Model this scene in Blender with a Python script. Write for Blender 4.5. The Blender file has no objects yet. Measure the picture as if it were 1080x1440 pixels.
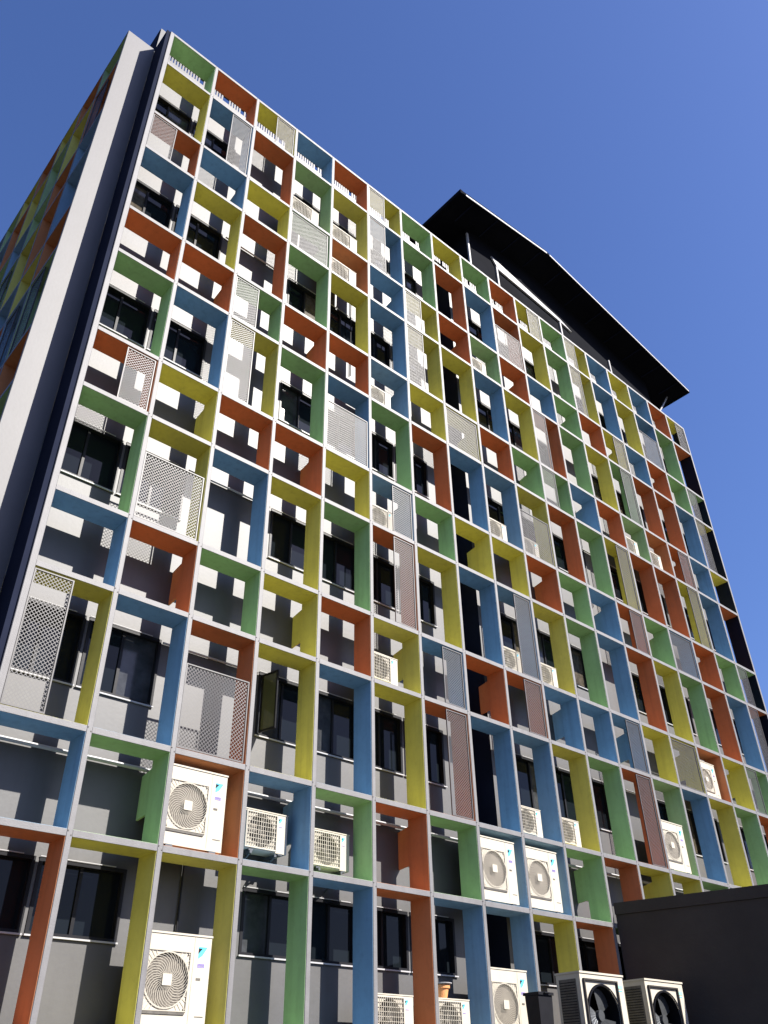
import bpy, math, random
from mathutils import Vector, Matrix
random.seed(7)
U = 1.2          # metres per grid column
ZT = 22.1        # height of the top of the screen
C = bpy.context.scene.collection
scene = bpy.context.scene

def P(x, y, z):
    return Vector((x * U, y * U, ZT + z * U))

# ------------------------------------------------------------------ camera
cam_d = bpy.data.cameras.new('camera'); cam = bpy.data.objects.new('camera', cam_d); C.objects.link(cam)
cam_d.sensor_fit = 'VERTICAL'; cam_d.sensor_height = 36.0; cam_d.lens = 1176.36 / 1440 * 36.0
cam_d.clip_start = 0.05; cam_d.clip_end = 3000
rv = Vector((0.90565992, -0.36039379, 0.66030698))
Rw = Matrix.Rotation(rv.length, 3, rv.normalized())        # rows: right, down, forward
right, down, fwd = Rw[0].copy(), Rw[1].copy(), Rw[2].copy()
m3 = Matrix((right, -down, -fwd)).transposed()
cam.matrix_world = Matrix.Translation(P(-2.39678, -8.46158, -17.0806)) @ m3.to_4x4()
scene.camera = cam

# ------------------------------------------------------------------ light
SUN = Vector((0.55, -1.0, 0.95)).normalized()               # towards the sun
world = bpy.data.worlds.new('World'); scene.world = world; world.use_nodes = True
nt = world.node_tree; nt.nodes.clear()
sky = nt.nodes.new('ShaderNodeTexSky'); sky.sky_type = 'NISHITA'; sky.sun_disc = False
sky.sun_elevation = math.asin(SUN.z)
sky.sun_rotation = math.atan2(SUN.x, SUN.y)
sky.altitude = 0; sky.air_density = 1.35; sky.dust_density = 1.6; sky.ozone_density = 10.0
bg = nt.nodes.new('ShaderNodeBackground'); bg.inputs[1].default_value = 0.055
ow = nt.nodes.new('ShaderNodeOutputWorld')
tn = nt.nodes.new('ShaderNodeVectorMath'); tn.operation = 'MULTIPLY'; tn.inputs[1].default_value = (1.02, 0.96, 1.20)
nt.links.new(sky.outputs[0], tn.inputs[0]); nt.links.new(tn.outputs[0], bg.inputs[0]); nt.links.new(bg.outputs[0], ow.inputs[0])
sl = bpy.data.lights.new('sun', 'SUN'); sl.energy = 5.0; sl.angle = math.radians(0.5); sl.color = (1.0, 0.95, 0.88)
so = bpy.data.objects.new('sun', sl); C.objects.link(so); so.location = (0, -20, 40)
so.rotation_euler = SUN.to_track_quat('Z', 'Y').to_euler()
vs = scene.view_settings
vs.view_transform = 'Standard'; vs.look = 'None'; vs.exposure = 1.4; vs.gamma = 1.0; vs.use_curve_mapping = False
scene.cycles.max_bounces = 8; scene.cycles.diffuse_bounces = 5; scene.cycles.glossy_bounces = 4

# ------------------------------------------------------------------ materials
def mat(name, col, rough=0.6, var=0.12, scale=1.5, bump=0.15, bscale=40, metal=0.0, spec=0.12, dirt=0.0, dirtcol=(0.1, 0.09, 0.08), streak=0.0):
    m = bpy.data.materials.new(name); m.use_nodes = True
    n = m.node_tree; b = n.nodes['Principled BSDF']
    b.inputs['Roughness'].default_value = rough; b.inputs['Metallic'].default_value = metal
    b.inputs['Specular IOR Level'].default_value = spec
    geo = n.nodes.new('ShaderNodeNewGeometry')
    no = n.nodes.new('ShaderNodeTexNoise'); no.inputs['Scale'].default_value = scale; no.inputs['Detail'].default_value = 8
    no.inputs['Roughness'].default_value = 0.65
    n.links.new(geo.outputs['Position'], no.inputs['Vector'])
    mr = n.nodes.new('ShaderNodeMapRange'); mr.inputs['From Min'].default_value = 0.3; mr.inputs['From Max'].default_value = 0.7
    mr.inputs['To Min'].default_value = 1 - var; mr.inputs['To Max'].default_value = 1 + var
    n.links.new(no.outputs['Fac'], mr.inputs['Value'])
    vm = n.nodes.new('ShaderNodeVectorMath'); vm.operation = 'SCALE'
    vm.inputs[0].default_value = col; n.links.new(mr.outputs[0], vm.inputs['Scale'])
    out = vm.outputs[0]
    if streak > 0:
        mp = n.nodes.new('ShaderNodeMapping'); mp.inputs['Scale'].default_value = (6, 6, 0.35)
        n.links.new(geo.outputs['Position'], mp.inputs[0])
        ns = n.nodes.new('ShaderNodeTexNoise'); ns.inputs['Scale'].default_value = 1.6; ns.inputs['Detail'].default_value = 6
        n.links.new(mp.outputs[0], ns.inputs['Vector'])
        ms = n.nodes.new('ShaderNodeMapRange'); ms.inputs['From Min'].default_value = 0.5; ms.inputs['From Max'].default_value = 0.72
        ms.inputs['To Max'].default_value = streak
        n.links.new(ns.outputs['Fac'], ms.inputs['Value'])
        mx = n.nodes.new('ShaderNodeMix'); mx.data_type = 'RGBA'
        n.links.new(ms.outputs[0], mx.inputs['Factor']); n.links.new(out, mx.inputs['A']); mx.inputs['B'].default_value = (*dirtcol, 1)
        out = mx.outputs['Result']
    if dirt > 0:
        nd = n.nodes.new('ShaderNodeTexNoise'); nd.inputs['Scale'].default_value = 9; nd.inputs['Detail'].default_value = 10
        nd.inputs['Roughness'].default_value = 0.75
        n.links.new(geo.outputs['Position'], nd.inputs['Vector'])
        md = n.nodes.new('ShaderNodeMapRange'); md.inputs['From Min'].default_value = 0.52; md.inputs['From Max'].default_value = 0.75
        md.inputs['To Max'].default_value = dirt
        n.links.new(nd.outputs['Fac'], md.inputs['Value'])
        mx = n.nodes.new('ShaderNodeMix'); mx.data_type = 'RGBA'
        n.links.new(md.outputs[0], mx.inputs['Factor']); n.links.new(out, mx.inputs['A']); mx.inputs['B'].default_value = (*dirtcol, 1)
        out = mx.outputs['Result']
    n.links.new(out, b.inputs['Base Color'])
    if bump > 0:
        nb = n.nodes.new('ShaderNodeTexNoise'); nb.inputs['Scale'].default_value = bscale; nb.inputs['Detail'].default_value = 5
        n.links.new(geo.outputs['Position'], nb.inputs['Vector'])
        bp = n.nodes.new('ShaderNodeBump'); bp.inputs['Strength'].default_value = bump; bp.inputs['Distance'].default_value = 0.01
        n.links.new(nb.outputs['Fac'], bp.inputs['Height']); n.links.new(bp.outputs[0], b.inputs['Normal'])
    return m

M = {
 'frame': mat('frame_paint', (0.122, 0.118, 0.119), 0.58, 0.16, 2.5, 0.2, 60, dirt=0.4, dirtcol=(0.08, 0.072, 0.068), streak=0.35, spec=0.5),
 'R': mat('orange_paint', (0.53, 0.225, 0.095), 0.6, 0.13, 0.9, 0.1, 50, dirt=0.22, dirtcol=(0.2, 0.1, 0.06), streak=0.2),
 'Y': mat('yellow_paint', (0.62, 0.58, 0.155), 0.6, 0.13, 0.9, 0.1, 50, dirt=0.22, dirtcol=(0.25, 0.21, 0.08), streak=0.2),
 'G': mat('green_paint', (0.355, 0.51, 0.27), 0.6, 0.13, 0.9, 0.1, 50, dirt=0.22, dirtcol=(0.12, 0.16, 0.1), streak=0.2),
 'B': mat('blue_paint', (0.22, 0.365, 0.49), 0.6, 0.13, 0.9, 0.1, 50, dirt=0.22, dirtcol=(0.07, 0.1, 0.14), streak=0.2),
 'navy': mat('dark_navy', (0.013, 0.016, 0.030), 0.85, 0.2, 1.0, 0.1, 50, spec=0.03),
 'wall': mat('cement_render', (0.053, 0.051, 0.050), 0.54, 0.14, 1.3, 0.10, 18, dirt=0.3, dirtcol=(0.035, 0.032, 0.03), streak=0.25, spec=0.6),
 'slab': mat('pale_render', (0.080, 0.077, 0.079), 0.55, 0.10, 0.8, 0.07, 20, dirt=0.2, dirtcol=(0.065, 0.06, 0.056), streak=0.2, spec=0.55),
 'mesh': mat('grey_powder_coated_sheet', (0.050, 0.046, 0.045), 0.5, 0.1, 1.0, 0.0, metal=0.0, spec=0.5),
 'glass': mat('dark_window_glass', (0.006, 0.008, 0.010), 0.03, 0.0, 1, 0.04, 1.2, spec=0.16),
 'black': mat('black_metal', (0.012, 0.012, 0.014), 0.4, 0.2, 3, 0.05, 30),
 'sill': mat('white_aluminium', (0.34, 0.335, 0.34), 0.4, 0.05, 2, 0.03, 30),
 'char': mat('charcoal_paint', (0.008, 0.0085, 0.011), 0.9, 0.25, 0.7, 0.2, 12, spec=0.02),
 'annex': mat('dark_brown_render', (0.056, 0.047, 0.041), 0.9, 0.2, 0.5, 0.4, 20, dirt=0.25, dirtcol=(0.05, 0.045, 0.04), streak=0.25, spec=0.05),
 'cream': mat('cream_enamel', (0.42, 0.385, 0.315), 0.42, 0.03, 2, 0.0, dirt=0.12, dirtcol=(0.30, 0.27, 0.20), streak=0.12),
 'grille': mat('grey_plastic_grille', (0.36, 0.33, 0.27), 0.5, 0.08, 5, 0.0),
 'coil': mat('condenser_coil', (0.10, 0.092, 0.08), 0.5, 0.3, 8, 0.3, 150),
 'housing': mat('fan_housing_grey', (0.13, 0.115, 0.095), 0.6, 0.15, 6, 0.0),
 'fan': mat('fan_blade_grey', (0.045, 0.042, 0.04), 0.35, 0.1, 5, 0.0),
 'cyan': mat('cyan_print', (0.10, 0.55, 0.75), 0.4, 0.0, 1, 0.0),
 'inkp': mat('purple_print', (0.22, 0.18, 0.42), 0.4, 0.0, 1, 0.0),
 'greenp': mat('green_print', (0.25, 0.50, 0.40), 0.4, 0.0, 1, 0.0),
 'galv': mat('galvanised_steel', (0.09, 0.095, 0.10), 0.4, 0.15, 8, 0.1, 60, metal=0.6),
 'pipe': mat('pipe_grey', (0.40, 0.40, 0.41), 0.4, 0.1, 3, 0.05, 40),
 'terra': mat('terracotta', (0.55, 0.25, 0.10), 0.8, 0.15, 8, 0.3, 60, dirt=0.3, dirtcol=(0.5, 0.4, 0.3)),
 'leaf': mat('dark_leaf', (0.04, 0.07, 0.03), 0.5, 0.3, 10, 0.0),
 'paving': mat('asphalt_paving', (0.05, 0.049, 0.047), 0.85, 0.15, 0.4, 0.4, 8, dirt=0.3, dirtcol=(0.035, 0.034, 0.032)),
 'grass': mat('dry_ground', (0.14, 0.13, 0.07), 0.9, 0.3, 0.1, 0.5, 2),
 'blindg': mat('blind_behind_glass', (0.035, 0.037, 0.040), 0.12, 0.5, 4, 0.0, spec=0.3),
 'curt': mat('curtain_behind_glass', (0.055, 0.046, 0.034), 0.12, 0.6, 9, 0.0, spec=0.3),
 'blind': mat('pale_blind', (0.25, 0.27, 0.27), 0.7, 0.1, 3, 0.1),
 'tint': mat('green_tinted_glass', (0.055, 0.062, 0.035), 0.05, 0.05, 2, 0.0, spec=0.6),
}

# ------------------------------------------------------------------ mesh helper
class MB:
    def __init__(s): s.v = []; s.f = []
    def quad(s, a, b, c, d):
        n = len(s.v); s.v += [tuple(a), tuple(b), tuple(c), tuple(d)]; s.f.append((n, n+1, n+2, n+3)); return s
    def poly(s, pts):
        n = len(s.v); s.v += [tuple(q) for q in pts]; s.f.append(tuple(range(n, n+len(pts)))); return s
    def box(s, x0, x1, y0, y1, z0, z1):
        n = len(s.v)
        s.v += [(x0,y0,z0),(x1,y0,z0),(x1,y1,z0),(x0,y1,z0),(x0,y0,z1),(x1,y0,z1),(x1,y1,z1),(x0,y1,z1)]
        s.f += [(n,n+3,n+2,n+1),(n+4,n+5,n+6,n+7),(n,n+1,n+5,n+4),(n+1,n+2,n+6,n+5),(n+2,n+3,n+7,n+6),(n+3,n,n+4,n+7)]
        return s
    def prism(s, pts, off):
        """closed polygon pts (3d) extruded by vector off"""
        n = len(s.v); k = len(pts); off = Vector(off)
        s.v += [tuple(q) for q in pts] + [tuple(Vector(q) + off) for q in pts]
        s.f.append(tuple(range(n+k-1, n-1, -1))); s.f.append(tuple(range(n+k, n+2*k)))
        for i in range(k):
            j = (i+1) % k; s.f.append((n+i, n+j, n+k+j, n+k+i))
        return s
    def tube(s, a, b, r, seg=8):
        a = Vector(a); b = Vector(b); d = (b-a).normalized()
        u = d.orthogonal().normalized(); w = d.cross(u); n = len(s.v)
        for q in (a, b):
            for i in range(seg):
                t = 2*math.pi*i/seg; s.v.append(tuple(q + r*(u*math.cos(t) + w*math.sin(t))))
        for i in range(seg):
            j = (i+1) % seg; s.f.append((n+i, n+j, n+seg+j, n+seg+i))
        s.f.append(tuple(range(n+seg-1, n-1, -1))); s.f.append(tuple(range(n+seg, n+2*seg)))
        return s
    def mesh(s, name):
        m = bpy.data.meshes.new(name); m.from_pydata(s.v, [], s.f); m.update(); return m
    def build(s, name, m, parent=None, loc=None, world=True):
        me = s.mesh(name); me.materials.append(M[m] if isinstance(m, str) else m)
        return link(name, me, parent, loc)

def link(name, me, parent=None, loc=None):
    o = bpy.data.objects.new(name, me); C.objects.link(o)
    if parent: o.parent = parent
    if loc is not None: o.location = loc
    return o
def empty(name, label, cat, loc=(0,0,0), group=None):
    o = bpy.data.objects.new(name, None); C.objects.link(o); o.location = loc; o.empty_display_size = 0.2
    tag(o, label, cat, group); return o
def tag(o, label, cat, group=None):
    o['label'] = label; o['category'] = cat
    if group: o['group'] = group
    return o
def bevel(o, w=0.006, seg=2):
    b = o.modifiers.new('bevel', 'BEVEL'); b.width = w; b.segments = seg; b.limit_method = 'ANGLE'
    return o
def uz(z): return ZT + z * U

# ------------------------------------------------------------------ grid
TALL, SHORT = 1.6961, 1.05995
def hz(j):
    n = j // 2
    return -(n * (TALL + SHORT) + (SHORT if j % 2 else 0))
D = 0.38      # depth of the boxes
W = 0.60      # distance of the building wall behind the screen front
T = 0.066     # thickness of fins and shelves
NI, NJ = 18, 12
GROUND = 0.0

# colours read cell by cell; second letter: perforated panel L left, R right, F full, B lower part
ROWS = [
 'G   R   Y.R B   R   Y.L G   Y   G   R   Y.R G   Y.L B   Y   B   R   Y.R',
 'Y   B.R R   G   Y   B.L G   R   B   R.B Y   G   Y.L B   Y   B.B G   R',
 'R.L B   Y   G.F R   B   Y.L R   G   R   B   G   R   Y.R B   R   G   G.L',
 'B   Y   R   G   Y   B   Y.L Y   B   Y   R.L G   Y   G.R R   R   B   Y.L',
 'R   R   G.L R   R   B   Y   Y.F R   G   G.L B   R   G   R   R.R B   Y',
 'G   B   Y.L G   B.B G   R   B   B   Y.B R   G   Y.R R   R   Y.R B   R',
 'R.R Y   R   R   Y   B.R G   Y   Y   R   G   B   R.R G   B.F R   G   G.L',
 'G   Y.B B   Y   G   R.R Y   B   B.R Y   G   B   R   Y   G   R   B   R.L',
 'B   R   G   Y   R   Y   B.R R   R.R B   B   B.R Y   Y.F R   Y   G.L Y',
 'Y.L B   R.B Y   B   Y   R.R B   B   Y   G   R.R G   B   Y   G   R   B',
 'B   G   R   B   G   R   G   B   B   G   R   Y   Y   G   B   Y   R   G',
 'R   Y   Y   G   B   R   B   B   Y   R   G   B   Y   R   G   Y   B   R',
]
CELLS = [r.split() for r in ROWS]
WORD = {'R': 'orange', 'Y': 'yellow', 'G': 'green', 'B': 'blue'}
ORD = ['first','second','third','fourth','fifth','sixth','seventh','eighth','ninth','tenth','eleventh','twelfth',
       'thirteenth','fourteenth','fifteenth','sixteenth','seventeenth','eighteenth']

# ------------------------------------------------------------------ perforated panels
PITCH = 0.050
_pm = {}
def perf_mesh(w, h, PITCH=PITCH):
    key = (round(w, 2), round(h, 2), PITCH)
    if key in _pm: return _pm[key]
    nx = max(2, round((w - 0.03) / PITCH)); nz = max(2, round((h - 0.03) / PITCH))
    px = (w - 0.03) / nx; pz = (h - 0.03) / nz
    V = {}; v = []; f = []
    def vi(x, z, y=0.0):
        k = (round(x, 4), round(z, 4), y)
        if k not in V: V[k] = len(v); v.append((x, y, z))
        return V[k]
    g = 0.40
    for a in range(nx):
        for b in range(nz):
            x0 = 0.015 + a*px; z0 = 0.015 + b*pz; cx = x0 + px/2; cz = z0 + pz/2
            for sx, sz in ((1, 1), (-1, 1), (-1, -1), (1, -1)):
                q = [(g, 0), (.5, 0), (.5, .5-g), (.5-g, .5), (0, .5), (0, g)]
                ids = [vi(cx + sx*u*px, cz + sz*w_*pz) for u, w_ in q]
                if sx * sz < 0: ids.reverse()
                f.append(tuple(ids))
    mb = MB(); mb.v = v; mb.f = f
    e = 0.018
    mb.box(0, e, -0.012, 0.012, 0, h); mb.box(w-e, w, -0.012, 0.012, 0, h)
    mb.box(e, w-e, -0.012, 0.012, 0, e); mb.box(e, w-e, -0.012, 0.012, h-e, h)
    me = mb.mesh('perforated_panel'); me.materials.append(M['mesh']); _pm[key] = me
    return me

# ------------------------------------------------------------------ main screen
screen = empty('box_screen', 'grid of orange, yellow, green and blue boxes with pale edges across the long front',
               'facade screen', P(0, 0, hz(NJ)))
SB = P(0, 0, hz(NJ))
def rel(o, base): o.location = o.location - base; return o
yB, y0 = D * U, 0.0
for i in range(NI + 1):
    x = i * U
    a, b = x - T*U/2, x + T*U/2
    zt, zb = uz(0) + T*U/2, uz(-16.738)
    if i == 0: a = x - 0.048*U; yb = 0.5*U
    else: yb = yB
    o = MB().box(a, b, 0, yb, zb, zt).build('fin', 'frame', screen); o.location = -SB
    bevel(o, 0.007, 1)
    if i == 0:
        cl = MB().box(a-0.085, a-0.001, 0.03, yb, zb, zt).build('side_shadow_box', 'navy', o)  # box added to widen the shadow on the corner panel; navy stands for shade
for j in range(NJ + 1):
    mb = MB()
    for i in range(NI):
        mb.box(i*U + T*U/2, (i+1)*U - T*U/2, 0.002, yB - 0.002, uz(hz(j)) - T*U/2, uz(hz(j)) + T*U/2)
    o = mb.build('shelf', 'frame', screen); o.location = -SB

bolts = MB()
for i in range(1, NI + 1):
    for j in range(1, NJ + 1):
        for sx, sz in ((-1, 1), (1, -1)):
            x, z = i*U + sx*0.022, uz(hz(j)) + sz*0.024
            bolts.box(x-0.006, x+0.006, -0.006, 0.0, z-0.006, z+0.006)
o = bolts.build('bolt_heads', 'coil', screen); o['kind'] = 'stuff'; o.location = -SB

L = 0.004   # thickness of the coloured lining
def ring(w, h, y0, y1, dark_right=False):
    mb = MB()
    mb.box(0, w, y0, y1, h-L, h)            # soffit
    mb.box(0, w, y0, y1, 0, L)              # tray
    mb.box(0, L, y0+0.03, y1, L, h-L)
    if not dark_right: mb.box(w-L, w, y0, y1, L, h-L)
    return mb
_rm = {}
iw = (1 - T) * U
for j in range(NJ):
    h = (hz(j) - hz(j+1) - T) * U
    for i in range(NI):
        c = CELLS[j][i]; col = c[0]; dr = (i == NI-1)
        key = (col, j % 2, dr)
        if key not in _rm:
            me = ring(iw, h, 0.010, yB + 0.004, dr).mesh('coloured_box'); me.materials.append(M[col]); _rm[key] = me
        x = i*U + T*U/2; z = uz(hz(j+1)) + T*U/2
        o = link('coloured_box', _rm[key], screen, Vector((x, 0, z)) - SB)
        o['label'] = f"{WORD[col]} box"
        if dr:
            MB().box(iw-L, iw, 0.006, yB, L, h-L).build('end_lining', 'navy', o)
        if len(c) > 2:
            k = c[2]; g = 0.018
            if k == 'L': pw, ph, px = 0.46*U, h - 2*L - 2*g, L + 0.004
            elif k == 'R': pw, ph, px = 0.44*U, h - 2*L - 2*g, iw - 0.44*U - 0.03
            elif k == 'F': pw, ph, px = iw - L - 0.05, h - 2*L - 2*g - 0.02, L + 0.004
            else: pw, ph, px = iw - L - 0.035, 0.635*h, L + 0.004
            p = link('perforated_panel', perf_mesh(pw, ph, 0.060 if i <= 2 and j >= 5 else 0.050), o, Vector((px, 0.028, L + g*0.6)))
            p['label'] = 'grey perforated metal panel'
        # bracket plates tie every second fin back to the wall
        if j % 2 == 0 and j >= 2 and (i+1) % 2 == 0 and i < NI-1:
            zt = h + T*U/2; q = MB()
            y1, y2 = yB + 0.006, W*U - 0.004
            q.prism([(iw-L, y1, zt-0.125*U), (iw-L, y2, zt-0.165*U), (iw-L, y2, zt-0.66*U), (iw-L, y1, zt-0.64*U)], (0.03, 0, 0))
            q.build('bracket_plate', col, o)

# ------------------------------------------------------------------ building
bld = empty('office_building', 'dark windowed concrete building standing behind the coloured box screen', 'building', P(0, W, hz(NJ)))
BB = P(0, W, hz(NJ))
wins = []   # (x0, x1, z0, z1)
WX = [(-0.02,0.94),(0.98,1.95),(3.45,4.31),(4.35,5.21),(5.25,6.1),(6.14,7.0),(8.72,9.6),(9.64,10.5),(10.54,11.36),
      (12.55,13.45),(13.49,14.4),(14.44,15.3),(15.9,16.8),(16.84,17.7)]
for j in (1,3,5,7,9,11):
    z1 = hz(j) - 0.12; z0 = hz(j) - 1.02 if j < 11 else -15.68
    for a, b in WX: wins.append((a, b, z0, z1))
niche = (7.32, 8.14)
# wall sheet with openings
xs = sorted({-0.09, niche[0], niche[1], 18.03} | {v for a, b in WX for v in (a, b)})
xs = [x for x in xs]
zs = sorted({-18.5, 0.2} | {v for w in wins for v in w[2:]})
wall = MB()
def inwin(x, z):
    if niche[0] < x < niche[1]: return True
    return any(a < x < b and c < z < d for a, b, c, d in wins)
for a, b in zip(xs, xs[1:]):
    run = None
    for c, d in zip(zs, zs[1:]):
        if not inwin((a+b)/2, (c+d)/2):
            wall.quad(P(a, W, c), P(b, W, c), P(b, W, d), P(a, W, d))
# niche
n0, n1 = niche; zb, zt = zs[0], zs[-1]
ND = W + 0.75
jm = MB().quad(P(n0, W, zb), P(n0, ND, zb), P(n0, ND, zt), P(n0, W, zt))
jm.quad(P(n1, ND, zb), P(n1, W, zb), P(n1, W, zt), P(n1, ND, zt))
o = jm.build('shaft_jamb', 'navy', bld); o.location = -BB  # jambs coloured much darker than the wall around them
# closing faces of the body
yb = W + 12
wall.quad(P(-0.09, W, zb), P(-0.09, W, zt), P(-0.09, yb, zt), P(-0.09, yb, zb))
wall.quad(P(18.03, W, zb), P(18.03, yb, zb), P(18.03, yb, zt), P(18.03, W, zt))
wall.quad(P(-0.09, yb, zb), P(-0.09, yb, zt), P(18.03, yb, zt), P(18.03, yb, zb))
wall.quad(P(-0.09, W+0.1, zt-0.3), P(18.03, W+0.1, zt-0.3), P(18.03, yb, zt-0.3), P(-0.09, yb, zt-0.3))
wall.quad(P(-0.09, W+0.1, zt-0.3), P(-0.09, W+0.1, zt), P(18.03, W+0.1, zt), P(18.03, W+0.1, zt-0.3))
wall.quad(P(-0.09, W, zt), P(18.03, W, zt), P(18.03, W+0.1, zt), P(-0.09, W+0.1, zt))
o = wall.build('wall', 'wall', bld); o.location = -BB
sh = MB(); k = 9                       # ribbed dark cladding at the back of the shaft
for q in range(k):
    xa = n0 + (n1-n0)*q/k; xb2 = n0 + (n1-n0)*(q+0.55)/k; xc = n0 + (n1-n0)*(q+1)/k
    sh.quad(P(xa, ND-0.06, zb), P(xb2, ND-0.06, zb), P(xb2, ND-0.06, zt), P(xa, ND-0.06, zt))
    sh.quad(P(xb2, ND-0.06, zb), P(xb2, ND, zb), P(xb2, ND, zt), P(xb2, ND-0.06, zt))
    sh.quad(P(xb2, ND, zb), P(xc, ND, zb), P(xc, ND, zt), P(xb2, ND, zt))
    sh.quad(P(xc, ND, zb), P(xc, ND-0.06, zb), P(xc, ND-0.06, zt), P(xc, ND, zt))
o = sh.build('ribbed_cladding', 'navy', bld); o.location = -BB
for xx in (n1-0.16, n1-0.32):
    o = MB().tube(P(xx, ND-0.3, zb), P(xx, ND-0.3, zt), 0.055, 10).build('downpipe', 'navy', bld); o.location = -BB

# windows: frame > pane, sill, mullion
_wm = {}
def window(a, b, c, d, opened):
    w = (b-a)*U; h = (d-c)*U; key = (round(w, 3), round(h, 3))
    if key not in _wm:
        f = MB(); e = 0.045; y1 = 0.13
        f.box(0, e, -0.012, y1, 0, h); f.box(w-e, w, -0.012, y1, 0, h)
        f.box(e, w-e, -0.012, y1, h-e, h); f.box(e, w-e, -0.012, y1, 0, e)
        f.box(w*0.5-0.022, w*0.5+0.022, 0.045, 0.10, e, h-e)
        fm = f.mesh('window_frame'); fm.materials.append(M['black'])
        pl = []
        for s0, s1 in ((e, w*0.5-0.022), (w*0.5+0.022, w-e)):
            g = MB().box(s0, s1, 0.075, 0.083, e, h-e).mesh('pane'); g.materials.append(M['glass']); pl.append(g)
        s = MB().box(-0.01, w+0.01, -0.035, -0.014, -0.012, 0.008).mesh('sill'); s.materials.append(M['sill'])
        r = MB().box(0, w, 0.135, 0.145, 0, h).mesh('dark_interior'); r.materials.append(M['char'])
        hd = MB().box(0.0, w*0.86, -0.026, -0.014, h+0.004, h+0.014).mesh('head_flashing'); hd.materials.append(M['sill'])
        _wm[key] = (fm, pl, s, r, hd)
    fm, pl, s, r, hd = _wm[key]
    base = P(a, W, c)
    o = link('window', fm, bld, base - BB)
    for g in pl:
        ob = link('pane', g, o)
        rr = random.random()
        if rr < 0.16:
            ob.data = g.copy(); ob.data.materials.clear(); ob.data.materials.append(M['blindg'] if rr < 0.09 else M['curt'])
        ob.rotation_euler = (random.uniform(-0.004, 0.004), 0, random.uniform(-0.004, 0.004))
    link('sill', s, o); link('interior', r, o)
    link('head_flashing', hd, o)
    if opened:
        ang = math.radians(opened)
        q = MB(); sw = w*0.34; shh = h - 0.1; e = 0.03
        q.box(0, e, 0, 0.03, 0, shh); q.box(sw-e, sw, 0, 0.03, 0, shh); q.box(e, sw-e, 0, 0.03, 0, e); q.box(e, sw-e, 0, 0.03, shh-e, shh)
        so_ = q.build('open_sash', 'sill', o, (0.05, -0.02, 0.05)); so_.rotation_euler = (0, 0, -ang)
        gs = MB().box(0.05, 0.05, 0, 0, 0, 0)
        g2 = MB().box(e, sw-e, 0.012, 0.018, e, shh-e)
        # glass belongs to the sash mesh's material set
        me = so_.data; me.materials.append(M['tint'])
        nv = len(me.vertices)
        bm_v = [tuple(v.co) for v in me.vertices] + g2.v
        bm_f = [tuple(p.vertices) for p in me.polygons] + [tuple(i + nv for i in f) for f in g2.f]
        nf = len(me.polygons)
        me2 = bpy.data.meshes.new('open_sash'); me2.from_pydata(bm_v, [], bm_f); me2.materials.append(M['black']); me2.materials.append(M['tint'])
        for i_, p_ in enumerate(me2.polygons): p_.material_index = 1 if i_ >= nf else 0
        so_.data = me2
OPEN = {(3, 9): 55}
for (a, b, c, d) in wins:
    j = min((1,3,5,7,9,11), key=lambda j: abs((hz(j)-0.12) - d))
    op = 0
    if j == 9 and abs(a-3.45) < 0.01: op = 78
    window(a, b, c, d, op)

# conduits and the horizontal pipe under the fifth floor
for a, b in ((-0.05, 7.3), (8.2, 17.9)):
    o = MB().tube(P(a, 0.545, -13.88), P(b, 0.545, -13.88), 0.028, 10).build('wall_pipe', 'pipe', bld); o.location = -BB
for a, b, z in ((1.96, 3.4, -9.46), (2.0, 3.4, -3.98), (11.4, 12.5, -6.7), (11.4, 12.5, -12.22), (15.35, 15.85, -9.4), (1.96, 3.4, -12.25)):
    o = MB().tube(P(a, 0.57, z), P(b, 0.57, z), 0.018, 8).build('conduit', 'pipe', bld); o.location = -BB
for x, za, zc in ((2.62, -14.0, -16.8), (3.3, -8.4, -11.0), (12.0, -5.6, -8.2), (5.0, -3.0, -5.6)):
    o = MB().tube(P(x, 0.575, za), P(x, 0.575, zc), 0.014, 6).build('cable', 'black', bld); o.location = -BB

# upstand wall on the roof at the left corner
o = MB().box(-0.07*U, 0.05*U, 0.72*U, 3.0*U, uz(0.2)+0.002, uz(1.25)).build('roof_upstand', 'navy', bld); o.location = -BB
o = MB().box(-0.06*U, 0.05*U, 0.69*U, 0.715*U, uz(0.2)+0.002, uz(1.25)).build('upstand_end', 'wall', bld); o.location = -BB

# slatted parapet railing
rail = empty('roof_railing', 'white slatted railing on the roof edge, seen through the top row of boxes', 'railing', P(0, W, 0.2))
RB = P(0, W, 0.2)
mb = MB().box(-0.05*U, 18*U, W*U+0.01, W*U+0.05, uz(0.40), uz(0.44))
rail_o = mb.build('top_rail', 'mesh', rail); rail_o.location = -RB
sm = MB().box(0, 0.045, 0.015, 0.04, 0, 0.2*U).mesh('slat'); sm.materials.append(M['mesh'])
n = 0; x = 0.02
while x < 17.95 and n < 290:
    if (x % 1.0) < 0.93 and not (0.55 < (x*0.37) % 1.0 < 0.60):
        link('slat', sm, rail, Vector((x*U, W*U, uz(0.2))) - RB); n += 1
    x += 0.0625

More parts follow.
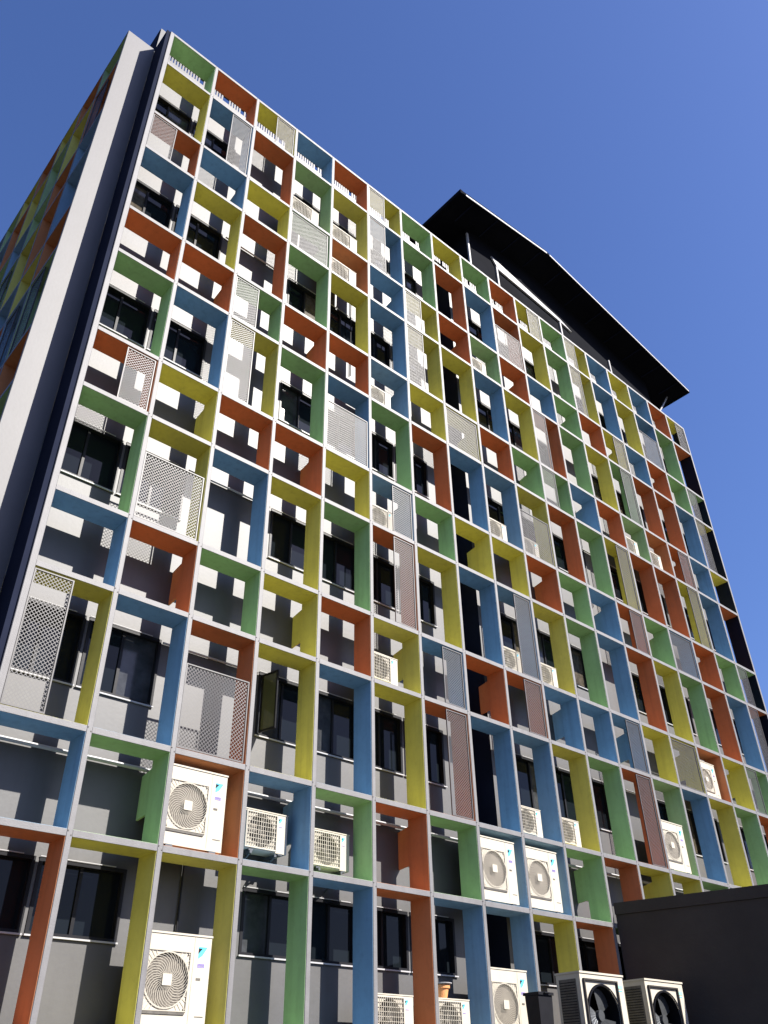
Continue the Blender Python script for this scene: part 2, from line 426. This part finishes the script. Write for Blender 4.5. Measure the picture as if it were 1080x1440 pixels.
# ------------------------------------------------------------------ penthouse
ph = empty('rooftop_penthouse', 'dark gabled rooftop storey with deep black eaves above the boxes', 'penthouse', P(9.35, 0.8, 0))
PB = P(9.35, 0.8, 0)
ridge = (12.04, 3.64); le = (8.39, 3.09); re_ = (19.27, 2.48)
def roofz(x):
    if x < ridge[0]: return le[1] + (ridge[1]-le[1])*(x-le[0])/(ridge[0]-le[0])
    return ridge[1] + (re_[1]-ridge[1])*(x-ridge[0])/(re_[0]-ridge[0])
TH = 0.10
YF, YK = 0.0, 8.0
for nm, (a, b) in (('roof_slope', (le, ridge)), ('roof_slope', (ridge, re_))):
    q = MB().prism([P(a[0], YF, a[1]-TH), P(b[0], YF, b[1]-TH), P(b[0], YF, b[1]), P(a[0], YF, a[1])], Vector((0, (YK-YF)*U, 0)))
    o = q.build(nm, 'char', ph); o.location = -PB
    q = MB().prism([P(a[0]+0.12, YF-0.02, a[1]-TH-0.035), P(b[0], YF-0.02, b[1]-TH-0.035), P(b[0], YF-0.02, b[1]-TH+0.025), P(a[0]+0.12, YF-0.02, a[1]-TH+0.025)], Vector((0, 0.02*U-0.003, 0)))
    o = q.build('fascia_trim', 'sill', ph); o.location = -PB
# walls
WY = 0.8; wl, wr = 9.35, 18.0
q = MB()
pts = [P(wl, WY, 0), P(wr, WY, 0), P(wr, WY, roofz(wr)-TH-0.002), P(ridge[0], WY, ridge[1]-TH-0.002), P(wl, WY, roofz(wl)-TH-0.002)]
q.prism(pts, Vector((0, (YK-WY-0.3)*U, 0)))
o = q.build('penthouse_wall', 'char', ph); o.location = -PB
for xx, zt_ in ((9.35, 2.88), (10.5, 2.6), (13.3, 2.2), (15.75, 2.1)):
    o = MB().box(xx*U-0.03, xx*U+0.04, (WY-0.05)*U, WY*U-0.003, uz(0.2), uz(zt_)).build('post', 'sill', ph); o.location = -PB
q = MB().prism([P(10.5, WY-0.06, 2.52), P(13.9, WY-0.06, 2.02), P(13.9, WY-0.06, 2.05), P(10.45, WY-0.06, 2.56+0.1)], Vector((0, 0.05*U, 0)))
q = MB().prism([P(10.56, WY-0.06, 2.28), P(13.3, WY-0.06, 2.10), P(13.85, WY-0.06, 2.02), P(13.3, WY-0.06, 2.22), P(10.3, WY-0.06, 2.66)], Vector((0, 0.05*U, 0)))
o = q.build('lintel_beam', 'sill', ph); o.location = -PB  # tapered to the sunlit part of the beam; shadow edge built into shape
# eave gutters
for (xx, zz) in ((le[0], le[1]), (re_[0], re_[1])):
    s = -1 if xx < 12 else 1
    o = MB().box(xx*U + (0 if s > 0 else -0.09), xx*U + (0.09 if s > 0 else 0), YF*U, YK*U, uz(zz-TH)-0.03, uz(zz)+0.01).build('gutter', 'char', ph); o.location = -PB
# struts under the right eave
for yy in (0.15, 1.2, 2.4):
    o = MB().tube(P(18.0, yy+0.66, 0.9), P(19.0, yy+0.5, roofz(19.0)-TH-0.02), 0.035, 8).build('eave_strut', 'sill', ph); o.location = -PB
for q in range(11):
    xq = 8.9 + q*0.98
    za = roofz(xq) - TH
    o = MB().box(xq*U-0.02, xq*U+0.02, 0.05*U, 0.78*U, uz(za)-0.035, uz(za)+0.004).build('soffit_batten', 'navy', ph); o.location = -PB

# ------------------------------------------------------------------ side screen (left face of the building)
side = empty('side_box_screen', 'grid of coloured boxes round the left corner, left of the pale strip', 'facade screen', P(-0.68, 0.5, hz(NJ)))
DB = P(-0.68, 0.5, hz(NJ))
SX0, SX1 = -0.68, -0.12
zt, zb = uz(0), 0.0
o = MB().box(SX0*U, SX1*U, 0.505*U, 0.555*U, zb, zt).build('corner_panel', 'slab', side); o.location = -DB
bevel(o, 0.008, 1)
NS = 16
SC = [  # column by column, going back; rows from the top
 'GRBBRGRGBYRG', 'RYRRYBRBGRBY', 'YGGYBRGYRGYB', 'RYBGRYBRGYRG', 'YRGBYGRYBRGY', 'GBYRGBYGRBYR', 'BGRYBRGBYGRB', 'RYGBRYBGRYGB',
 'YRBGYGRYBRGY', 'GBYRGBYGRBYR', 'BGRYBRGBYGRB', 'RYGBRYBGRYGB', 'YRBGYGRYBRGY', 'GBYRGBYGRBYR', 'BGRYBRGBYGRB', 'RYGBRYBGRYGB']
for k in range(1, NS + 1):
    y = 0.5 + k
    o = MB().box(SX0*U, -0.10*U, y*U, y*U+0.06, zb, zt+0.03).build('fin', 'frame', side); o.location = -DB
for j in range(NJ + 1):
    mb = MB()
    for k in range(NS):
        mb.box(SX0*U+0.002, -0.10*U, (0.5+k)*U+0.064, (1.5+k)*U-0.002, uz(hz(j))-T*U/2, uz(hz(j))+T*U/2)
    o = mb.build('shelf', 'frame', side); o.location = -DB
_sm = {}
for k in range(NS):
    for j in range(NJ):
        c = SC[k][j]; h = (hz(j)-hz(j+1)-T)*U; w = U - 0.066; key = (c, j % 2)
        if key not in _sm:
            dpt = (SX1 - SX0)*U - 0.01; mb = MB()
            mb.box(0.006, dpt, 0, w, h-L, h); mb.box(0.006, dpt, 0, w, 0, L)
            mb.box(0.006, dpt, 0, L, L, h-L); mb.box(0.006, dpt, w-L, w, L, h-L)
            me = mb.mesh('coloured_box'); me.materials.append(M[c]); _sm[key] = me
        link('coloured_box', _sm[key], side, Vector((SX0*U, (0.5+k)*U+0.064, uz(hz(j+1))+T*U/2)) - DB)['label'] = f"{WORD[c]} box"
# perforated panels in some side boxes
for k, j in ((0,1),(0,5),(1,5),(3,3)):
    h = (hz(j)-hz(j+1)-T)*U; pw = 0.5*U
    p = link('perforated_panel', perf_mesh(pw, h-0.05), side, Vector((SX0*U+0.03, (0.5+k)*U+0.064 + (U-0.066-pw-0.02), uz(hz(j+1))+T*U/2+0.02)) - DB)
    p.rotation_euler = (0, 0, math.radians(90))
# dark windows on the side wall
sw = MB()
for k in range(NS):
    for j in (1,3,5,7,9,11):
        sw.box(-0.1*U-0.02, -0.1*U+0.002, (0.72+k)*U, (1.4+k)*U, uz(hz(j)-1.1), uz(hz(j)-0.1))
o = sw.build('side_window_glass', 'glass', bld); o['kind'] = 'stuff'; o.location = -BB

# ------------------------------------------------------------------ annex at the lower right
an = empty('dark_annex', 'plain blackish block with coping, hiding the lower right of the boxes', 'building', P(10.08, 0, -18.4))
AB = P(10.08, 0, -18.4)
dx, dy = 0.2919, -1.0
ztop = -14.511; Ls = 13.0
def A(s, off, z): return P(10.085 + dx*s + off, dy*s - 0.005, z)
q = MB().prism([A(0, 0.012, ztop-0.175), A(Ls, 0.012, ztop-0.175), A(Ls, 9, ztop-0.175), A(0, 9, ztop-0.175)], Vector((0, 0, -4.4*U)))
o = q.build('annex_wall', 'annex', an); o.location = -AB
q = MB().prism([A(0, -0.01, ztop), A(Ls+0.02, -0.01, ztop), A(Ls+0.02, 9.02, ztop), A(0, 9.02, ztop)], Vector((0, 0, -0.172*U)))
o = q.build('coping', 'annex', an); o.location = -AB

# ------------------------------------------------------------------ air conditioners
def swirl_grille(cx, cz, r, y, n=40, twist=0.75, r0=0.2):
    mb = MB(); 
    for k in range(n):
        a0 = 2*math.pi*k/n; prev = None
        for s in range(7):
            t = s/6; rr = r*(r0 + (1-r0)*t); a = a0 + twist*t*t + 0.1*t
            c = Vector((cx + rr*math.cos(a), y, cz + rr*math.sin(a)))
            tn = Vector((-math.sin(a), 0, math.cos(a)))
            wdt = 0.0022 + 0.0032*t
            cur = (c - tn*wdt, c + tn*wdt)
            if prev: mb.quad(prev[0], cur[0], cur[1], prev[1])
            prev = cur
    for rr in (1.0,):
        for k in range(40):
            a, b = 2*math.pi*k/40, 2*math.pi*(k+1)/40; e = 0.0025 if rr < 1 else 0.008
            def q(rad, an): return Vector((cx + rad*math.cos(an), y-0.002, cz + rad*math.sin(an)))
            mb.quad(q(r*rr-e, a), q(r*rr-e, b), q(r*rr+e, b), q(r*rr+e, a))
    return mb
def disc(cx, cz, r, y, n=36):
    return [(cx + r*math.cos(2*math.pi*k/n), y, cz + r*math.sin(2*math.pi*k/n)) for k in range(n)]
def fan_blades(cx, cz, r, y, n=3, chord=0.75):
    mb = MB()
    for k in range(n):
        a0 = 2*math.pi*k/n + 0.4; prev = None
        for s in range(7):
            t = s/6; a = a0 + chord*t
            c0 = (cx + 0.16*r*math.cos(a), y + 0.03*(0.5-t), cz + 0.16*r*math.sin(a))
            c1 = (cx + 0.93*r*math.cos(a+0.25*t), y + 0.09*(0.5-t), cz + 0.93*r*math.sin(a+0.25*t))
            if prev: mb.quad(prev[0], prev[1], c1, c0)
            prev = (c0, c1)
    mb.prism(disc(cx, cz, 0.19*r, y-0.05, 20), (0, 0.08, 0))
    return mb
def body_with_hole(w, h, d, cx, cz, r, n=36):
    """front sheet with a round hole, sides, top, back"""
    mb = MB()
    R = disc(cx, cz, r, 0, n)
    cors = [(w, 0, h), (0, 0, h), (0, 0, 0), (w, 0, 0)]
    def edge(a):
        dx_, dz_ = math.cos(a), math.sin(a); t = 1e9
        if dx_ > 1e-9: t = min(t, (w-cx)/dx_)
        if dx_ < -1e-9: t = min(t, -cx/dx_)
        if dz_ > 1e-9: t = min(t, (h-cz)/dz_)
        if dz_ < -1e-9: t = min(t, -cz/dz_)
        return (cx+dx_*t, 0, cz+dz_*t)
    angs = [2*math.pi*k/n for k in range(n)] + [math.atan2(c[2]-cz, c[0]-cx) % (2*math.pi) for c in cors]
    angs = sorted(set(angs))
    for a, b in zip(angs, angs[1:] + [angs[0] + 2*math.pi]):
        f = lambda an: (cx + r*math.cos(an), 0, cz + r*math.sin(an))
        g = lambda an: (cx + r*math.cos(an), 0.07, cz + r*math.sin(an))
        mb.quad(f(a), edge(a), edge(b), f(b))
        mb.quad(g(a), f(a), f(b), g(b))
    mb.quad((0,0,h),(w,0,h),(w,d,h),(0,d,h)); mb.quad((0,0,0),(0,d,0),(w,d,0),(w,0,0))
    mb.quad((0,0,0),(0,0,h),(0,d,h),(0,d,0)); mb.quad((w,0,0),(w,d,0),(w,d,h),(w,0,h)); mb.quad((0,d,0),(0,d,h),(w,d,h),(w,d,0))
    return mb

_acm = {}
def add(o, nm, mb, m, loc=None):
    return mb.build(nm, m, o, loc)

def make_big(w=0.94, h=1.01, d=0.32):
    o = empty('air_conditioner', 'x', 'air conditioner')
    cx, cz, r = 0.36, 0.52, 0.296
    add(o, 'casing', body_with_hole(w, h, d, cx, cz, r), 'cream')
    add(o, 'top_lid', MB().box(-0.008, w+0.008, -0.01, d+0.004, h+0.0005, h+0.022), 'cream')
    g = swirl_grille(cx, cz, r, -0.012, 34)
    add(o, 'fan_guard', g, 'grille')
    # square surround of the guard
    s = MB(); e = 0.34; rim = 0.012
    x0, x1, z0, z1 = cx-0.30, cx+0.30, cz-0.325, cz+0.315
    for a in (x0, x1-rim): s.box(a, a+rim, -0.014, -0.001, z0, z1)
    for a in (z0, z1-rim): s.box(x0+rim, x1-rim, -0.014, -0.001, a, a+rim)
    for sx in (x0+0.03, x1-0.03):
        for sz in (z0+0.03, z1-0.03): s.box(sx-0.008, sx+0.008, -0.018, -0.001, sz-0.008, sz+0.008)
    add(o, 'guard_surround', s, 'grille')
    cor = MB()
    for sx, sz in ((1,1),(-1,1),(-1,-1),(1,-1)):      # fins in the corners of the square guard
        for k in range(5):
            a = math.atan2(sz, sx) + (k-2)*0.13
            p0 = Vector((cx + r*1.02*math.cos(a), -0.009, cz + r*1.02*math.sin(a)))
            dd = Vector((math.cos(a+0.5*1), 0, math.sin(a+0.5*1)))
            t = 0.05 if abs(k-2) > 1 else 0.09
            p1 = p0 + Vector((math.cos(a), 0, math.sin(a)))*t
            n_ = Vector((-math.sin(a), 0, math.cos(a)))*0.004
            cor.quad(p0-n_, p1-n_, p1+n_, p0+n_)
    add(o, 'corner_ribs', cor, 'grille')
    add(o, 'guard_hub', MB().box(cx-0.062, cx+0.062, -0.022, -0.013, cz-0.062, cz+0.062), 'cream')
    add(o, 'fan_housing', MB().poly(disc(cx, cz, r+0.002, 0.028)), 'housing')
    add(o, 'drip_slot', MB().box(x0+0.01, x1-0.02, -0.012, -0.001, z0-0.03, z0-0.004), 'coil')
    # corner emblem: cyan wedge with a black triangle
    lx, lz = 0.765, 0.80
    add(o, 'emblem', MB().prism([(lx, -0.003, lz+0.10), (lx, -0.003, lz-0.03), (lx+0.055, -0.003, lz+0.005), (lx+0.12, -0.003, lz+0.10)], (0, 0.002, 0)), 'cyan')
    add(o, 'emblem_triangle', MB().prism([(lx, -0.006, lz+0.085), (lx, -0.006, lz+0.025), (lx+0.055, -0.006, lz+0.085)], (0, 0.002, 0)), 'black')
    lb = MB()
    lb.box(lx, lx+0.095, -0.003, -0.001, 0.708, 0.716); lb.box(lx, lx+0.095, -0.003, -0.001, 0.674, 0.682)
    lb.box(lx, lx+0.008, -0.003, -0.001, 0.682, 0.708); lb.box(lx+0.087, lx+0.095, -0.003, -0.001, 0.682, 0.708)
    for q in range(7): lb.box(lx+0.013+q*0.0105, lx+0.020+q*0.0105, -0.003, -0.001, 0.688, 0.703)
    add(o, 'label_print', lb, 'inkp')
    add(o, 'handle_slot', MB().box(lx-0.005, lx+0.055, -0.004, -0.001, 0.535, 0.560), 'coil')
    add(o, 'panel_seam', MB().box(0.70, 0.704, -0.003, -0.001, 0.03, h-0.005), 'grille')
    add(o, 'latch_slot', MB().box(0.79, 0.905, -0.004, -0.001, 0.150, 0.158), 'coil')
    for q in (0.1, w-0.2): add(o, 'foot', MB().box(q, q+0.1, -0.02, d+0.02, -0.03, -0.001), 'galv')
    return o

def make_small(w=0.74, h=0.54, d=0.27, round_=False):
    o = empty('air_conditioner', 'x', 'air conditioner')
    cx, cz, r = 0.275*w/0.74+0.005, h*0.5, h*0.42
    add(o, 'casing', body_with_hole(w, h, d, cx, cz, r, 32), 'cream')
    add(o, 'top_lid', MB().box(-0.006, w+0.006, -0.008, d+0.003, h+0.0005, h+0.016), 'cream')
    g = MB(); x0, x1, z0, z1 = 0.025, cx+r+0.03, 0.035, h-0.03; th = 0.0035
    n1 = 13 if not round_ else 11
    for k in range(n1+1):
        x = x0 + (x1-x0)*k/n1; g.box(x-th, x+th, -0.024, -0.018, z0, z1)
    for k in range(9):
        z = z0 + (z1-z0)*k/8; g.box(x0, x1, -0.018, -0.011, z-th, z+th)
    add(o, 'fan_guard', g, 'grille')
    s = MB(); rim = 0.016
    for a in (x0-rim, x1): s.box(a, a+rim, -0.02, -0.001, z0-rim, z1+rim)
    for a in (z0-rim, z1): s.box(x0, x1, -0.02, -0.001, a, a+rim)
    add(o, 'guard_surround', s, 'cream')
    add(o, 'fan', fan_blades(cx, cz, r, 0.075), 'coil')
    add(o, 'fan_housing', MB().poly(disc(cx, cz, r+0.002, 0.11, 28)), 'housing')
    lx = x1 + 0.05
    add(o, 'emblem', MB().prism([(lx, -0.003, h-0.05), (lx, -0.003, h-0.12), (lx+0.03, -0.003, h-0.10), (lx+0.065, -0.003, h-0.05)], (0, 0.002, 0)), 'cyan')
    add(o, 'emblem_triangle', MB().prism([(lx, -0.006, h-0.058), (lx, -0.006, h-0.09), (lx+0.03, -0.006, h-0.058)], (0, 0.002, 0)), 'black')
    lb = MB()
    for q in range(5): lb.box(lx+q*0.013, lx+0.009+q*0.013, -0.003, -0.001, h-0.175, h-0.165)
    add(o, 'label_print', lb, 'inkp')
    for q in (0.08, w-0.16): add(o, 'foot', MB().box(q, q+0.07, -0.015, d+0.015, -0.025, -0.001), 'galv')
    return o

def copy_tree(o, parent=None):
    c = o.copy(); C.objects.link(c)
    if parent: c.parent = parent
    for ch in list(o.children): copy_tree(ch, c)
    return c

def chain(pts, r, seg=6):
    mb = MB()
    for a, b in zip(pts, pts[1:]): mb.tube(a, b, r, seg)
    return mb
big0 = make_big(); small0 = make_small()
add(small0, 'insulated_pipe', chain([(0.742,0.14,0.12),(0.80,0.15,0.13),(0.83,0.19,0.20),(0.84,0.26,0.34)], 0.014), 'sill')
add(small0, 'power_cable', chain([(0.742,0.10,0.18),(0.79,0.10,0.15),(0.82,0.16,0.07),(0.83,0.26,0.05)], 0.006), 'black')
add(big0, 'insulated_pipe', chain([(0.942,0.16,0.12),(1.0,0.17,0.12),(1.03,0.22,0.25),(1.03,0.32,0.5)], 0.016), 'black')
used = {'big': False, 'small': False}
def place(kind, x, y, zbot, label, sc=1.0, rz=0.0):
    p = big0 if kind == 'big' else small0
    if used[kind]: p = copy_tree(p)
    used[kind] = True
    p.location = P(x, y, zbot); p.scale = (sc, sc, sc); p.rotation_euler = (0, 0, rz)
    p['label'] = label; p['group'] = 'outdoor air conditioner units in the boxes'
    return p
TR = T/2 + L/U + 0.028      # rise from grid line to the tray top plus the feet
# (column, row, kind, x offset, y, label, rise)
place('big', 1.985, 0.045, hz(11)+TR, 'cream air conditioner with swirl fan guard nearly filling a short orange box')
place('big', 1.975, 0.045, hz(12)+TR, 'cream air conditioner with swirl fan guard low in a tall yellow bottom box')
place('big', 7.02, 0.04, hz(11)+TR, 'left of two neighbouring cream air conditioners that each nearly fill a short blue box')
place('big', 8.02, 0.04, hz(11)+TR, 'right of two neighbouring cream air conditioners that each nearly fill a short blue box')
place('big', 7.02, 0.045, hz(12)+TR, 'tall cream air conditioner low in a blue bottom box left of a yellow one')
place('big', 12.03, 0.05, hz(10)+TR, 'cream air conditioner in a tall green box above the dark annex')
place('big', 14.15, 0.15, hz(9)+TR, 'cream air conditioner in the orange box right of a fully panelled box, far right', 0.9)
place('small', 3.22, 0.30, -14.60, 'wall-hung air conditioner on a steel bracket in the short blue box')
place('small', 4.24, 0.32, -14.66, 'wall-hung air conditioner on a steel bracket in the short green box', 0.98)
place('small', 5.06, 0.09, hz(12)+TR, 'small air conditioner low in the tall orange bottom box')
place('small', 6.05, 0.09, hz(12)+TR, 'small air conditioner with a clay pot on its top')
place('small', 4.98, 0.08, hz(9)+TR, 'small air conditioner in a short yellow box directly above a tall yellow box', 0.95)
for (i, j, sc) in ((8,9,0.93),(9,9,0.9),(8,7,0.93),(9,7,0.9),(8,5,0.95),(9,5,0.92),(5,6,0.9),(5,4,0.9),(13,4,1.0),(14,4,1.0),(3,1,1.12),(4,1,1.15),(4,2,1.12),(8,2,0.9)):
    c = CELLS[j][i]
    where = {(8,9):'in a tall blue box directly above a large one in blue', (9,9):'in the tall yellow box two rows above the bottom yellow box',
             (8,7):'left of a perforated half panel in a tall blue box', (9,7):'in the tall yellow box right of a half-panelled blue box',
             (8,5):'in the tall blue box left of a panelled yellow box', (9,5):'behind the perforated panel of a tall yellow box',
             (5,6):'in the short blue box above a half-panelled orange one', (5,4):'in a short blue box directly above a tall green box',
             (13,4):'in a short green box left of an orange box with another', (14,4):'in a short orange box right of a green box with another',
             (3,1):'in a tall green box of the highest tall row', (4,1):'in a tall yellow box of the highest tall row',
             (4,2):'in a short orange box under a yellow box with another', (8,2):'in a short green box between two tall blue boxes'}[(i,j)]
    place('small', i + 0.045, 0.10, hz(j+1)+TR, 'small cream air conditioner ' + where, sc)

# steel brackets under the two wall-hung units
for x, z, nm in ((3.22, -14.62, 'blue'), (4.24, -14.68, 'green')):
    o = empty('wall_bracket', f'steel bracket under the air conditioner in the short {nm} box', 'bracket', P(x, 0.6, z), 'steel brackets under wall-hung units')
    Bk = P(x, 0.6, z)
    for q in (0.08, 0.5):
        a = MB().box(x*U+q, x*U+q+0.035, 0.26*U, 0.6*U-0.004, uz(z)-0.042, uz(z)-0.006).build('arm', 'galv', o); a.location = -Bk
        a = MB().tube((x*U+q+0.018, 0.29*U, uz(z)-0.04), (x*U+q+0.018, 0.6*U-0.01, uz(z)-0.24), 0.013, 6).build('brace', 'galv', o); a.location = -Bk

# two larger units standing in front of the screen, lower right
def make_floor_unit(x, y, z, label, w=1.12, h=1.15, d=0.46, blade=True):
    o = empty('floor_air_conditioner', label, 'air conditioner', P(x, y, z), 'floor-standing air conditioners by the annex')
    cx, cz, r = 0.50, 0.60, 0.40
    body = body_with_hole(w, h, d, cx, cz, r)
    add(o, 'casing', body, 'cream')
    add(o, 'top_lid', MB().box(-0.012, w+0.012, -0.015, d+0.01, h+0.001, h+0.028), 'cream')
    s = MB(); x0, x1, z0, z1 = 0.06, 0.93, 0.12, 1.08; e = 0.022
    for a in (x0, x1-e): s.box(a, a+e, -0.035, -0.001, z0, z1)
    for a in (z0, z1-e): s.box(x0+e, x1-e, -0.035, -0.001, a, a+e)
    add(o, 'guard_frame', s, 'fan')
    rg = MB()
    for k in range(44):
        a, b = 2*math.pi*k/44, 2*math.pi*(k+1)/44
        def q(rad, an, y): return Vector((cx + rad*math.cos(an), y, cz + rad*math.sin(an)))
        rg.quad(q(r-0.004, a, -0.03), q(r-0.004, b, -0.03), q(r+0.022, b, -0.03), q(r+0.022, a, -0.03))
        rg.quad(q(r+0.022, a, -0.03), q(r+0.022, b, -0.03), q(r+0.022, b, -0.001), q(r+0.022, a, -0.001))
    add(o, 'fan_ring', rg, 'char')
    add(o, 'fan', fan_blades(cx, cz, r, 0.10, 3, 1.25), 'galv')
    add(o, 'fan_housing', MB().poly(disc(cx, cz, r+0.002, 0.24, 36)), 'black')
    bk = MB()
    for k in range(36):
        a, b = 2*math.pi*k/36, 2*math.pi*(k+1)/36
        def qq(an, y): return Vector((cx + (r-0.002)*math.cos(an), y, cz + (r-0.002)*math.sin(an)))
        bk.quad(qq(a, 0.0), qq(b, 0.0), qq(b, 0.24), qq(a, 0.24))
    add(o, 'fan_shroud', bk, 'black')
    lo = MB()
    for k in range(26):
        zz = 0.10 + k*0.037; lo.box(-0.010, -0.001, 0.10, d-0.06, zz, zz+0.012)
    add(o, 'side_coil', MB().box(-0.003, 0.0, 0.08, d-0.05, 0.07, 1.08), 'coil')
    add(o, 'coil_guard', lo, 'black')
    add(o, 'badge', MB().box(0.96, 1.08, -0.004, -0.001, 0.98, 1.03), 'greenp')
    add(o, 'badge_line', MB().box(0.965, 1.06, -0.004, -0.001, 0.945, 0.955), 'cyan')
    for q in (0.1, w-0.22): add(o, 'foot', MB().box(q, q+0.12, -0.02, d+0.02, -0.04, -0.001), 'galv')
    return o
zb_u = -15.722 - 1.178/U
make_floor_unit(7.60, -1.0, zb_u, 'large beige air conditioner with black fan opening, left of two before the orange box')
make_floor_unit(9.05, -1.0, zb_u, 'large beige air conditioner beside the dark annex, right of its twin')

# clay pot on top of the small unit
pot = empty('flower_pot', 'orange clay flower pot with pale saucer on top, standing on a small air conditioner', 'flower pot', P(6.33, 0.2, -16.0))
zp = hz(12)+TR + 0.556/U
pot.location = P(6.30, 0.22, zp) + Vector((0, 0, 0.004))
def lathe(prof, seg=24):
    mb = MB(); n = len(prof)
    for (r, z) in prof:
        for k in range(seg):
            t = 2*math.pi*k/seg; mb.v.append((r*math.cos(t), r*math.sin(t), z))
    for i in range(n-1):
        for k in range(seg):
            j = (k+1) % seg; mb.f.append((i*seg+k, i*seg+j, (i+1)*seg+j, (i+1)*seg+k))
    mb.f.append(tuple(range(seg-1, -1, -1)))
    return mb
add(pot, 'pot_body', lathe([(0.085,0),(0.115,0.13),(0.118,0.135),(0.135,0.138),(0.138,0.18),(0.120,0.18),(0.105,0.15),(0.0,0.15)]), 'terra')
add(pot, 'saucer', lathe([(0.10,0.183),(0.17,0.20),(0.172,0.21),(0.11,0.196),(0,0.196)]), 'sill')
lf = MB()
for k in range(60):
    a = random.uniform(0, 6.28); b = random.uniform(0.1, 1.3); r = random.uniform(0.03, 0.15)
    c = Vector((r*math.cos(a)*math.cos(b)*1.1, r*math.sin(a)*math.cos(b), 0.21 + 0.16*math.sin(b)*r/0.12))
    d1 = Vector((random.uniform(-1,1), random.uniform(-1,1), random.uniform(-.6,.6))).normalized()*0.035
    d2 = d1.cross(Vector((random.uniform(-1,1), random.uniform(-1,1), 1))).normalized()*0.016
    lf.quad(c-d1, c+d2, c+d1, c-d2)

# black plastic container at the left of the floor-standing units
bn = empty('plastic_bin', 'black plastic bin standing just left of the beige floor-standing units', 'bin', P(7.05, -1.0, -16.75))
mb = MB(); b0, b1 = 0.13, 0.16; hh = 0.86
zs_ = [(0, b0), (hh, b1)]
mb.v += [(-b0,-b0*.8,0),(b0,-b0*.8,0),(b0,b0*.8,0),(-b0,b0*.8,0),(-b1,-b1*.8,hh),(b1,-b1*.8,hh),(b1,b1*.8,hh),(-b1,b1*.8,hh)]
mb.f += [(0,3,2,1),(0,1,5,4),(1,2,6,5),(2,3,7,6),(3,0,4,7),(4,5,6,7)]
add(bn, 'bin_body', mb, 'black')
add(bn, 'lid', MB().box(-0.175, 0.175, -0.15, 0.15, hh+0.002, hh+0.04), 'black')
add(bn, 'lid_handle', MB().tube((-0.06,-0.165,hh+0.03),(0.06,-0.165,hh+0.03),0.010,6), 'black')

# ------------------------------------------------------------------ ground and terrace
ter = MB().box(-2.5*U, 40*U, -2.6*U, W*U+0.5, 0.0, uz(-16.74)).build('raised_terrace', 'paving'); ter['kind'] = 'structure'
bn.location = P(6.98, -0.8, -16.74) + Vector((0,0,0.002))
zf = uz(-16.74)
pl = MB().box(0, 0, 0, 0, 0, 0)
for i_, x in enumerate((7.60, 9.05)):
    b = MB().box(x*U-0.03, x*U+1.15, -1.0*U-0.03, -1.0*U+0.5, zf+0.001, uz(zb_u)-0.042).build('plinth_block', 'paving')
    tag(b, 'low concrete plinth under the ' + ('left' if i_ == 0 else 'right') + ' floor-standing air conditioner', 'plinth', 'concrete plinths')
g = MB().quad((-1500,-1500,0),(1500,-1500,0),(1500,1500,0),(-1500,1500,0)).build('ground', 'paving'); g['kind'] = 'structure'
